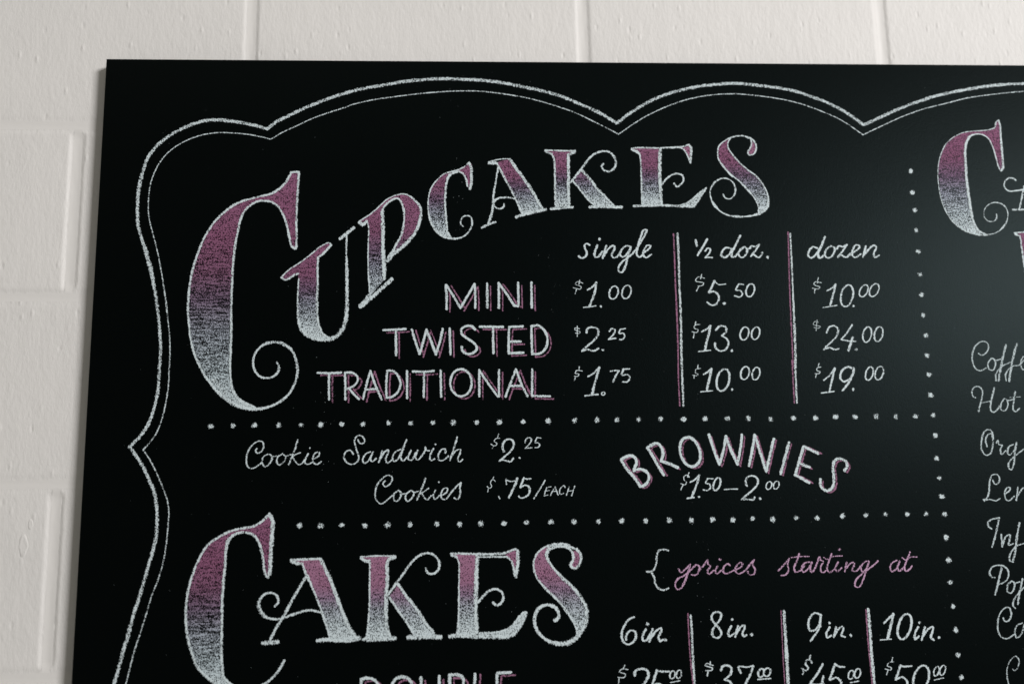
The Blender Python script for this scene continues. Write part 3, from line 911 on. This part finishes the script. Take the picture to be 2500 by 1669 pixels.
PR = [("$1.00, MINI single", """w11 285,592 235,577 213,600 268,625 262,648 192,635 ; 258,562 248,600 ; 225,650 212,692 ; w22 330,655 375,630 412,588! ; w26 415,585 400,680 370,760 347,815 ; w17 292,823 350,818 410,808 ; D:460:815:13
 ; w19 E:580:682:42:62 ; E:703:676:42:64"""),
 ("$2.25, TWISTED single", """w11 255,1027 205,1020 215,1040 260,1055 250,1072 215,1068 ; 232,1002 232,1100 ; w25 320,1062 330,1025 380,1012 428,1032 430,1080 390,1140 330,1190 275,1240! 330,1225 390,1238 435,1215 ; D:478:1230:15
 ; w20 540,1052 560,1025 592,1037 582,1075 530,1128! 570,1122 600,1118 ; 692,1025 645,1032! 630,1072 672,1070 685,1098 668,1128 635,1130"""),
 ("$1.75, TRADITIONAL single", """@U w12 280,412 225,408 212,435 248,442 238,462 205,462 ; 250,372 248,400 ; 215,470 205,500 ; w22 335,465 380,440 438,382! ; w26 442,378 420,460 392,560 375,630 ; w24 305,650 370,640 430,635 ; w14 E:480:628:16:15
 ; w22 550,415 590,407 630,410! 600,460 575,515 ; 732,392 675,394! 660,452 710,447 735,475 715,512 665,517"""),
 ("$5.50, MINI half dozen", """w12 1448,545 1390,532 1362,570 1440,590 1430,612 1380,622 ; 1422,508 1410,550 ; 1395,620 1372,668 ; w27 1545,570! 1512,640 1490,682 1535,670 1577,700 1585,745 1555,795 1512,802 1475,775 ; w16 1545,575 1580,605 1615,605 1650,600
 ; D:1637:787:18 ; w20 1820,605 1775,600! 1747,658 1790,662 1810,692 1785,725 1735,712 ; E:1885:660:40:62"""),
 ("$13.00, TWISTED half dozen", """w12 1405,985 1360,992 1347,1020 1388,1037 1375,1062 1330,1055 ; 1365,960 1360,992 ; 1350,1060 1342,1115 ; w24 1420,1055 1470,1030 1502,1002! ; w27 1505,1000 1490,1080 1467,1160 1452,1225 ; w21 1390,1245 1505,1232 ; w25 1555,1040
 1598,1000 1650,1010 1655,1052 1612,1095! 1652,1115 1677,1162 1650,1225 1590,1237 1550,1202 1550,1165 ; D:1710:1237:16 ; w19 E:1830:1072:40:62 ; E:1937:1070:38:60"""),
 ("$10.00, TRADITIONAL half dozen", """@U w12 1410,387 1365,397 1360,430 1388,442 1375,457 1335,450 ; 1387,355 1383,390 ; 1350,455 1348,480 ; w24 1440,445 1480,420 1512,392! ; w27 1515,390 1500,470 1480,550 1470,600 ; w19 1410,610 1525,600 ; w25 E:1625:498:60:106
 ; D:1713:588:15 ; w19 E:1835:432:40:62 ; E:1940:437:36:60"""),
 ("$10.00, MINI dozen", """@T2 w12 1390,587 1330,580 1320,605 1378,630 1360,647 1305,640 ; 1362,540 1352,590 ; 1330,645 1325,685 ; w22 1445,665 1490,640 1522,607! ; w25 1525,605 1502,700 1475,800 ; w15 1405,825 1470,815 1540,803 ; w22 E:1635:712:58:104
 ; D:1700:810:14 ; w18 E:1795:665:38:58:0.3 ; E:1895:658:42:62:0.3"""),
 ("$24.00, TWISTED dozen", """@T2 w8 1365,967 1330,957 1312,985 1382,1007 1360,1022 1320,1015 ; 1350,942 1340,1045 ; w24 1440,1062 1465,1012 1510,998 1547,1022 1545,1080 1500,1140 1450,1185 1415,1225! 1470,1207 1520,1226 1558,1215
 ; w22 1685,990 1640,1060 1580,1130! 1640,1142 1718,1146 ; w28 1690,1110 1667,1180 1650,1235 ; w9 E:1723:1225:9:9 ; w19 E:1828:1082:40:74 ; E:1937:1078:40:71"""),
 ("$19.00, TRADITIONAL dozen", """@V w12 408,570 375,577 367,602 402,617 390,632 350,632 ; 390,537 380,575 ; 365,635 357,670 ; w21 435,695 490,650 537,582! ; w25 540,580 522,660 502,740 490,795 ; w21 412,818 535,802 ; w27 715,590 670,567 612,602 592,665
 620,708 672,690 712,640 720,582! 722,610 695,680 650,750 612,795 ; D:715:785:17 ; w19 E:870:632:35:64:0.2 ; E:965:628:38:65:0.2"""),
 ("$2.25, Cookie Sandwich", """@Q w15 705,407 665,405 632,430 627,455 665,478 655,505 620,515 580,490 ; 690,345 675,392 ; 615,520 600,550 ; w34 765,598 745,550 755,482 790,432 840,418 890,440 907,490 885,560 820,630 750,690 700,732! 740,715 800,730 860,742 900,692
 ; D:990:685:17 ; w22 1070,470 1082,420 1122,395 1157,412 1150,460 1110,510 1070,550! 1120,545 1165,542 ; 1300,405 1242,395! 1212,470 1252,470 1280,500 1260,535 1210,540"""),
 ("$.75/EACH, Cookies", """@Q w14 640,1025 620,1000 590,1005 572,1050 590,1090 570,1120 535,1112 525,1095 ; 618,960 600,1000 ; 545,1120 532,1175 ; w22 690,1240 705,1270 ; w24 795,990 800,1065 ; w24 800,1005 860,1025 945,1012 ; w38 957,980
 930,1060 880,1165 835,1258 ; w34 1150,987 1090,992 1050,972! 1022,1055 1000,1112 1060,1080 1112,1090 1135,1150 1110,1220 1050,1255 1000,1260 980,1238 ; w22 1355,1010 1280,1135 1195,1270
 ; w18 1440,1100 1382,1110! 1365,1150 1340,1230! 1400,1218 ; 1360,1162 1420,1152 ; 1430,1230 1465,1160 1500,1102! 1520,1160 1540,1220 ; 1455,1167 1522,1165 ; 1640,1110 1625,1082 1585,1110 1560,1170 1575,1210 1620,1195 ; 1700,1102 1660,1222
 ; 1780,1090 1735,1228 ; 1675,1165 1762,1155"""),
 ("$1.50 to 2.00, BROWNIES", """@G w13 910,642 885,620 860,640 860,668 885,692 870,715 832,705 ; 908,600 895,640 ; 850,720 830,765 ; w20 920,690 960,670 1002,627! ; w24 1005,625 990,690 960,770 935,832 ; w24 890,845 955,835 ; D:1005:830:14
 ; w18 1140,657 1087,655! 1067,700 1105,710 1112,745 1080,770 1045,762 ; w22 E:1175:708:32:62:0.25 ; w19 1245,760 1300,756 1372,755 ; w25 1460,725 1450,682 1475,638 1520,630 1560,655 1562,710 1510,770 1440,830 1412,855! 1470,853 1520,858
 1535,835 ; D:1590:845:16 ; w16 E:1672:722:27:38:0.2 ; E:1742:718:27:38:0.2"""),
 ("$25.00 under 6 in., cut by the bottom edge", """@J w13 325,1425 270,1420 242,1448 302,1470 290,1500 230,1500 ; 295,1382 280,1420 ; 240,1510 234,1560 ; w30 390,1480 395,1440 440,1420 500,1427 522,1470 500,1530 450,1590 400,1650! 520,1650
 ; w27 720,1445 640,1442 602,1432! 575,1520 560,1572 620,1560 662,1600 640,1650 570,1660 ; w15 E:750:1475:24:38 ; E:812:1470:24:40 ; w15 730,1550 820,1532"""),
 ("$37.00 under 8 in., cut by the bottom edge", """@J w15 1140,1387 1080,1367 1062,1385 1132,1412 1125,1432 1070,1435 ; 1112,1350 1110,1380 ; 1090,1440 1083,1485 ; w26 1215,1432 1230,1395 1275,1385 1312,1410 1310,1460 1250,1522! 1300,1540 1320,1600 1260,1660 1180,1640 1170,1575
 ; w25 1402,1455 1380,1397 1450,1402 1522,1390! 1500,1460 1450,1560 1420,1650 ; w19 E:1597:1458:28:40 ; E:1655:1450:32:40 ; w17 1565,1520 1690,1510"""),
 ("$45.00 under 9 in., cut by the bottom edge", """@KK w20 320,1360 302,1328 267,1342 262,1380 287,1410 265,1435 225,1415 ; 308,1292 298,1325 ; 240,1440 235,1470 ; w27 425,1375 370,1470 300,1566! 440,1570 ; 430,1490 400,1650 ; w26 632,1400 580,1397 542,1372! 510,1470 490,1522
 560,1502 602,1560 570,1640 490,1660 ; w17 E:695:1475:26:42 ; E:757:1462:28:45 ; w17 690,1550 770,1535"""),
 ("$50.00 under 10 in., cut by the bottom edge", """@KK w13 1105,1352 1060,1357 1042,1390 1082,1410 1075,1430 1022,1420 ; 1092,1310 1085,1350 ; 1050,1430 1035,1475 ; w25 1275,1390 1200,1397 1167,1387! 1140,1470 1122,1520 1180,1497 1227,1530 1215,1620 1140,1660 ; E:1365:1510:72:125:0.2
 ; w17 E:1512:1440:25:46:0.25 ; E:1570:1432:26:48:0.25 ; w16 1490,1525 1580,1505""")]
for lb, tx in PR:
    word("price", "white chalk price " + lb, tx, 'T', 24, 0.93)

WD = [("script words Cookie", """185,292 170,312 190,335 225,320 250,275 240,228 200,220 140,260 100,320 85,390 90,450 120,480 160,475 225,430
 ; 290,345 250,365 235,420 260,465 300,440 330,390 315,350 288,345 ; 325,368 375,362 ; 430,342 385,370 375,420 395,448 440,420 460,370 428,340 ; 455,365 525,345 ; w19 575,210 555,280 520,370 490,442 ; w16 508,382 560,345 600,330
 ; 530,378 555,420 585,445 612,435 640,400 ; w17 675,340 650,390 645,430 670,442 710,425 ; D:690:285:10 ; 735,387 780,357 780,325 745,332 720,380 725,425 760,442 800,415"""),
 ("script word Sandwich", """1150,207 1162,232 1190,248 1215,220 1195,177 1160,165 1125,190 1120,240 1140,310 1160,380 1135,425 1085,442 1035,415 1018,360 1040,318 1080,308 1105,345
 ; w19 1270,322 1225,342 1195,400 1212,432 1255,400 1295,325! 1270,390 1285,415 1325,385 ; 1382,315 1350,422 ; 1355,400 1410,320 1440,302 1440,330 1415,390 1432,430 1480,395 ; 1560,300 1510,322 1480,380 1497,415 1530,395 1572,320
 ; w20 1615,207 1580,300 1560,380 1580,410 1625,370 ; w18 1657,308 1630,390 1660,402 1705,330 ; 1722,308 1700,380 1722,400 1765,355 1800,290 1795,272 1800,305 1835,312 ; 1872,290 1842,360 1845,405 1885,388 ; D:1893:250:11
 ; 1985,332 1985,295 1950,302 1920,350 1925,402 1960,405 2015,362 ; w20 2100,182 2070,280 2030,402 ; w17 2040,372 2090,310 2132,300 2125,340 2105,390 2120,420 2152,395"""),
 ("script word Cookies", """1410,600 1388,625 1410,655 1450,635 1478,590 1470,555 1430,548 1370,590 1330,650 1315,720 1325,780 1370,820 1420,790 1485,735
 ; w18 1540,690 1500,720 1490,770 1515,795 1552,765 1560,710 1538,690 ; 1558,725 1608,722 ; 1660,690 1615,722 1605,770 1625,795 1665,765 1685,710 1658,690 ; 1683,715 1735,695 ; w20 1795,577 1770,650 1745,710 1715,780
 ; w16 1738,728 1780,702 1825,670 ; 1765,722 1790,765 1815,780 1850,740 ; w18 1890,690 1870,740 1885,775 1935,735 ; D:1925:612:11 ; 1955,737 2000,705 2007,672 1975,670 1945,720 1950,765 1987,775 2040,712 ; w19 2040,712 2100,645 2135,617!
 2125,660 2130,720 2105,775 2070,762""")]
for lb, tx in WD:
    word("chalk_word", "white chalk " + lb, tx, 'E', 17, 0.85)

# brace, prices starting at
word("brace", "white chalk curly brace", "w22 c0.8 @J 710,290 670,280 620,290 600,340 595,410 580,460 545,492 505,490 ; 545,495 575,540 585,600 620,652 670,667 712,650")
ST = [("prices", """810,465 830,500 870,472 920,422! 900,500,24 865,590,24 832,650 800,660 775,620,14 800,562 860,530 930,470 ; 935,465 980,425 1007,442 1000,490 970,525 932,520 ; 995,495 1050,430 1085,382!
 1090,418 1112,440 1085,480 1095,515 1145,480 ; 1182,440 1160,480 1170,512 1220,475 ; D:1205:375:13 ; 1300,432 1280,415 1245,440 1235,490 1260,512 1335,478 ; 1360,472 1420,432 1410,405 1375,420 1350,478 1380,512 1445,478
 1500,410 1530,377! 1517,420 1540,470 1530,515 1482,517 1470,490""", 'J'),
 ("starting", """0,482 50,430 105,367! 90,420 97,480 70,520 27,527 ; w20 200,320 177,390 150,460 165,495 215,478 250,430 ; w17 125,357 200,347 295,345 ; w20 300,398 252,410 220,460 240,495 282,465 322,402! 305,460 320,500 355,448
 395,348 402,380 432,392 410,432 405,480 430,500 465,468 ; 510,320 485,390 465,465 490,500 535,468 ; w17 435,355 472,375 520,347 612,340 ; w20 572,400 545,458 562,490 605,455 ; D:582:280:16 ; 655,402 635,490 ; 640,472 690,412 722,402 720,440
 705,478 742,487 785,440 ; 862,388 820,402 790,450 802,490 837,470 865,397! 840,480 810,570 770,640,16 735,630 742,570 800,512 870,460 940,402 952,388""", 'KK'),
 ("at", """1135,382 1085,412 1070,460 1085,490 1132,460 1160,392! 1140,450 1155,487 1200,448 ; 1260,305 1230,380 1205,448 1220,487 1260,462 1277,435 ; w17 1185,357 1215,380 1265,352 1325,350""", 'KK')]
for lb, tx, sh in ST:
    word("chalk_word", "pale pink chalk script word " + lb, tx, sh, 20, 0.85, ROSE)

SZ = [("6in.", """@J 385,925 335,945 290,1010 265,1080 277,1150 320,1185 377,1162 402,1110 390,1060 350,1053 312,1090 305,1140 ; D:512:992:18 ; 495,1040 467,1100 470,1150 502,1145 545,1078 ; 562,1040 530,1158 ; 540,1130 600,1052 640,1030
 642,1060 617,1118 632,1155 662,1140 ; D:683:1143:16"""),
 ("8in.", """@J 1215,892 1180,875 1137,890 1125,940 1160,990 1210,1050 1215,1095 1180,1125 1140,1110 1130,1062 1165,1000 1210,940 1215,892 ; D:1320:945:15 ; 1312,1010 1285,1070 1295,1110 1340,1080 ; 1377,1010 1350,1112 ; 1357,1090 1400,1022 1437,1002
 1440,1030 1420,1080 1435,1110 1458,1095 ; D:1507:1093:18"""),
 ("9in.", """@KK 402,902 350,885 302,930 288,1000 305,1053 350,1048 395,990 405,902! 397,1010 362,1080 310,1150 ; D:490:980:15 ; w23 492,1020 460,1080 467,1122 505,1100 ; 552,1020 530,1115 ; 537,1100 580,1032 620,1015 620,1050 602,1100 640,1115 ; D:693:1100:15"""),
 ("10in.", """@KK w24 1010,982 1060,932 1097,897! ; w31 1100,895 1082,980 1062,1060 1047,1130 ; w17 975,1143 1080,1135 ; w26 E:1207:1015:62:122:0.2 ; D:1348:975:15 ; w24 1337,1020 1307,1080 1307,1137 1345,1108 ; 1402,1020 1370,1142 ; 1380,1112
 1430,1042 1475,1017 1475,1060 1457,1118 1487,1145 ; D:1535:1120:16""")]
for lb, tx in SZ:
    word("chalk_word", "white chalk cake size " + lb, tx, 'J', 25, 0.97)

RT = [("Coffee", """@V w19 1915,440 1942,458 1990,430 2010,380 1995,337 1945,325 1885,370 1855,450 1860,530 1890,590 1932,605 1990,578 ; 2040,485 2005,530 2015,590 2050,600 2077,550 2065,497 2038,485 ; 2075,510 2125,495
 ; w26 2177,360 2152,450 2122,600 2105,700! w17 2080,700 2080,640 2130,570 2215,525 ; w26 2280,352 2250,450 2222,600 2207,705! w17 2177,700 2172,640 2230,565 2300,552 2335,520 2365,480 2345,470 2318,520 2330,590 2380,595"""),
 ("Hot", """@V w19 1885,862 1860,850 1850,810 1870,767 1915,755 1950,790 1945,870 1927,940 1915,1000 ; w21 2065,767 2045,850 2030,930 2032,985 2062,1000 2115,945 ; w14 1930,912 1980,905 2045,890 ; w18 2160,872 2130,920 2130,978 2165,987 2195,932
 2182,880 2158,872 ; 2190,890 2245,880 ; w20 2265,802 2250,900 2245,978 2267,995 2305,965 ; w12 2210,860 2315,855"""),
 ("Orga", """@W w19 1995,350 1982,290 2000,242 2035,228 2050,290 2045,370 2020,425 1977,430 1945,380 1942,300 1962,220 2000,187 2037,200 2055,275 ; 2085,315 2100,290 2107,330 2140,337! 2125,380 2132,427 2175,390 ; 2247,330 2205,350 2190,400 2205,430
 2247,400 2277,312! 2260,420 2250,520 2225,572 2200,552 2207,500 2262,440 2349,372"""),
 ("Lem", """@W w19 2050,672 2072,710 2102,700 2115,652 2090,617 2042,625 2020,690 2015,770 2000,832 1965,862! 2020,855 2080,867 2120,845 ; D:1967:862:15 ; 2160,805 2210,772 2215,742 2185,742 2165,790 2172,850 2202,868 2255,825 ; 2290,740 2275,862 ; 2280,832
 2325,762 2349,742 2380,800"""),
 ("Inf", """@W w21 2040,1135 2010,1117 2005,1075 2040,1045 2112,1030! 2092,1120 2070,1220 2042,1308 ; 2132,1190 2140,1305 ; 2142,1290 2180,1205 2212,1190 2212,1240 2202,1290 2245,1278 ; w25 2305,1080 2282,1200 2265,1350 2242,1448 ; w18 2242,1450
 2212,1440 2212,1390 2262,1310 2320,1282 2370,1270"""),
 ("Pop", """@KK w20 2070,547 2040,545 2020,500 2042,450 2100,430 2160,440 2200,490 2190,560 2145,600 2110,610 ; w23 2135,455 2110,560 2090,650 2072,710 ; w20 2230,580 2192,620 2190,680 2225,695 2257,640 2252,590 2228,580 ; 2255,602 2310,588 ; w22 2335,560
 2305,700 2290,800! w18 2265,840 2242,810 2262,742 2349,640"""),
 ("Ca", """@KK w18 2150,932 2165,965 2200,960 2227,900 2210,837 2172,835 2120,890 2097,980 2105,1070 2140,1120 2190,1130 2255,1088 ; 2335,982 2287,1000 2262,1060 2277,1122 2322,1090 2352,1000"""),
 ("C", """@KK w14 c0.75 2240,1422 2257,1437 2290,1402 2300,1332 2270,1297 2222,1332 2192,1400 2187,1480 2202,1566 2240,1640""")]
for lb, tx in RT:
    word("chalk_word", "thin white chalk script word beginning " + lb + ", cut by the right edge", tx, 'V', 18, 0.86, (0.44, 0.51, 0.53))

# ------------------------------------------------------------------ column rules
RL = [("white rule right of single", "w27 c0.8 @T 1190,118,30 1200,300 1208,600,26 1222,900 1227,1200,32 1237,1520 @U 1245,700 1247,745"),
 ("white rule left of dozen", "w22 c0.85 @T2 1093,118 1105,350 1120,700 1135,1050,30 1145,1400 @V 160,500,24 168,700 178,912"),
 ("white rule right of 6in.", "w26 c0.85 @J 925,908 935,1050 945,1300 960,1566 972,1800"),
 ("white rule right of 8in.", "w36 c0.85 @J 1815,868 1830,1100 1845,1350,42 1855,1566 1868,1800"),
 ("white rule right of 9in.", "w34 c0.85 @KK 860,848 880,1100 897,1350 920,1566 940,1800")]
for lb, tx in RL:
    word("divider_line", lb, tx)
RP = [("pink rule right of single", "pink w19 c0.9 @T 1152,122 1160,300 1170,600 1185,900,22 1195,1200 1200,1540 @U 1207,650 1211,745"),
 ("pink rule left of dozen", "pink w18 c0.9 @T2 1072,105 1078,300 1090,700 1105,1050 1120,1400 @V 132,500 142,700 154,912"),
 ("pink rule right of 6in.", "pink w16 c0.9 @J 898,892 905,1050 920,1300 935,1450 948,1566 965,1800"),
 ("pink rule right of 8in.", "pink w13 c0.9 @J 1788,862 1799,1100 1810,1350 1825,1566 1838,1800"),
 ("pink rule right of 9in.", "pink w18 c0.9 @KK 838,852 858,1150 878,1350 898,1566 915,1800")]
for lb, tx in RP:
    word("divider_line", lb, tx, 'T', 18, 0.9, PINK)

# ------------------------------------------------------------------ dotted lines, every dot a part
DOTS = """@Z2 450,1332 663,1323 866,1323 1097,1322 1310,1320 @M 128,1510 330,1508 533,1505 780,1497 990,1497 1200,1493 1398,1490 1620,1490
 1838,1488 2062,1483 2303,1478 @U 208,883 420,880 615,878 817,873 1030,868 1253,873 1455,868 1667,865 1868,863 2080,868 2300,865
 @V 352,1057 547,1045 733,1047 937,1042 1125,1042 1312,1040 1483,1030 @E 592,1027 792,1030 995,1023 1218,1025 1437,1023 1650,1017 1905,1010
 2125,1013 2325,1008 @I 1293,33 1510,22 1740,18 1963,15 2195,12 @G 267,1060 497,1062 718,1057 932,1053 1133,1047 1330,1050 1515,1037 1712,1047
 1935,1030 2135,1032 @W 612,1012 835,1005 1027,998 1232,995 1412,993 1588,995
 @R 1268,655 1283,862 1305,1032 1320,1222 1338,1425 @V 1357,-312 1370,-120 1385,75 1408,267 1423,462 1440,643 1458,837 1500,1222 1515,1440
 @W 1540,652 1563,828 1603,1217 1627,1433 @KK 1643,597 1670,823 1697,1050 1720,1287 1750,1503 1775,1740"""
sheet = 'T'
for tok in DOTS.split():
    if tok[0] == '@':
        sheet = tok[1:]
        continue
    x, y = (float(a) for a in tok.split(','))
    ox, oy, k = SHEETS[sheet]
    px, pz = board_pt(ox + x / k, oy + y / k)
    ink = Ink()
    r = random.uniform(25, 32) / k * MM
    ink.blob(px, pz, r, random.uniform(0.74, 0.95), WHITE, 0.0001)
    o = ink.build("dot", board)

# chalk dust that has dropped on the board
ink = Ink()
spots = []
for i in range(420):
    spots.append((random.uniform(-0.44, 0.80), random.uniform(1.38, 2.18), random.uniform(0.00012, 0.00034), random.uniform(.12, .45)))
for cx, cz, n in ((0.005, 2.035, 14), (-0.16, 1.72, 25), (0.12, 1.90, 14), (0.30, 1.53, 14)):
    for i in range(n):
        spots.append((cx + random.gauss(0, .008), cz + random.gauss(0, .05), random.uniform(0.0002, 0.0004), random.uniform(.2, .6)))
for x, z, r, b in spots:
    ink.blob(x, z, r, 1.0, tuple(c * b for c in WHITE), 0.00005)
dust = ink.build("chalk_dust", board)
dust["kind"] = "stuff"
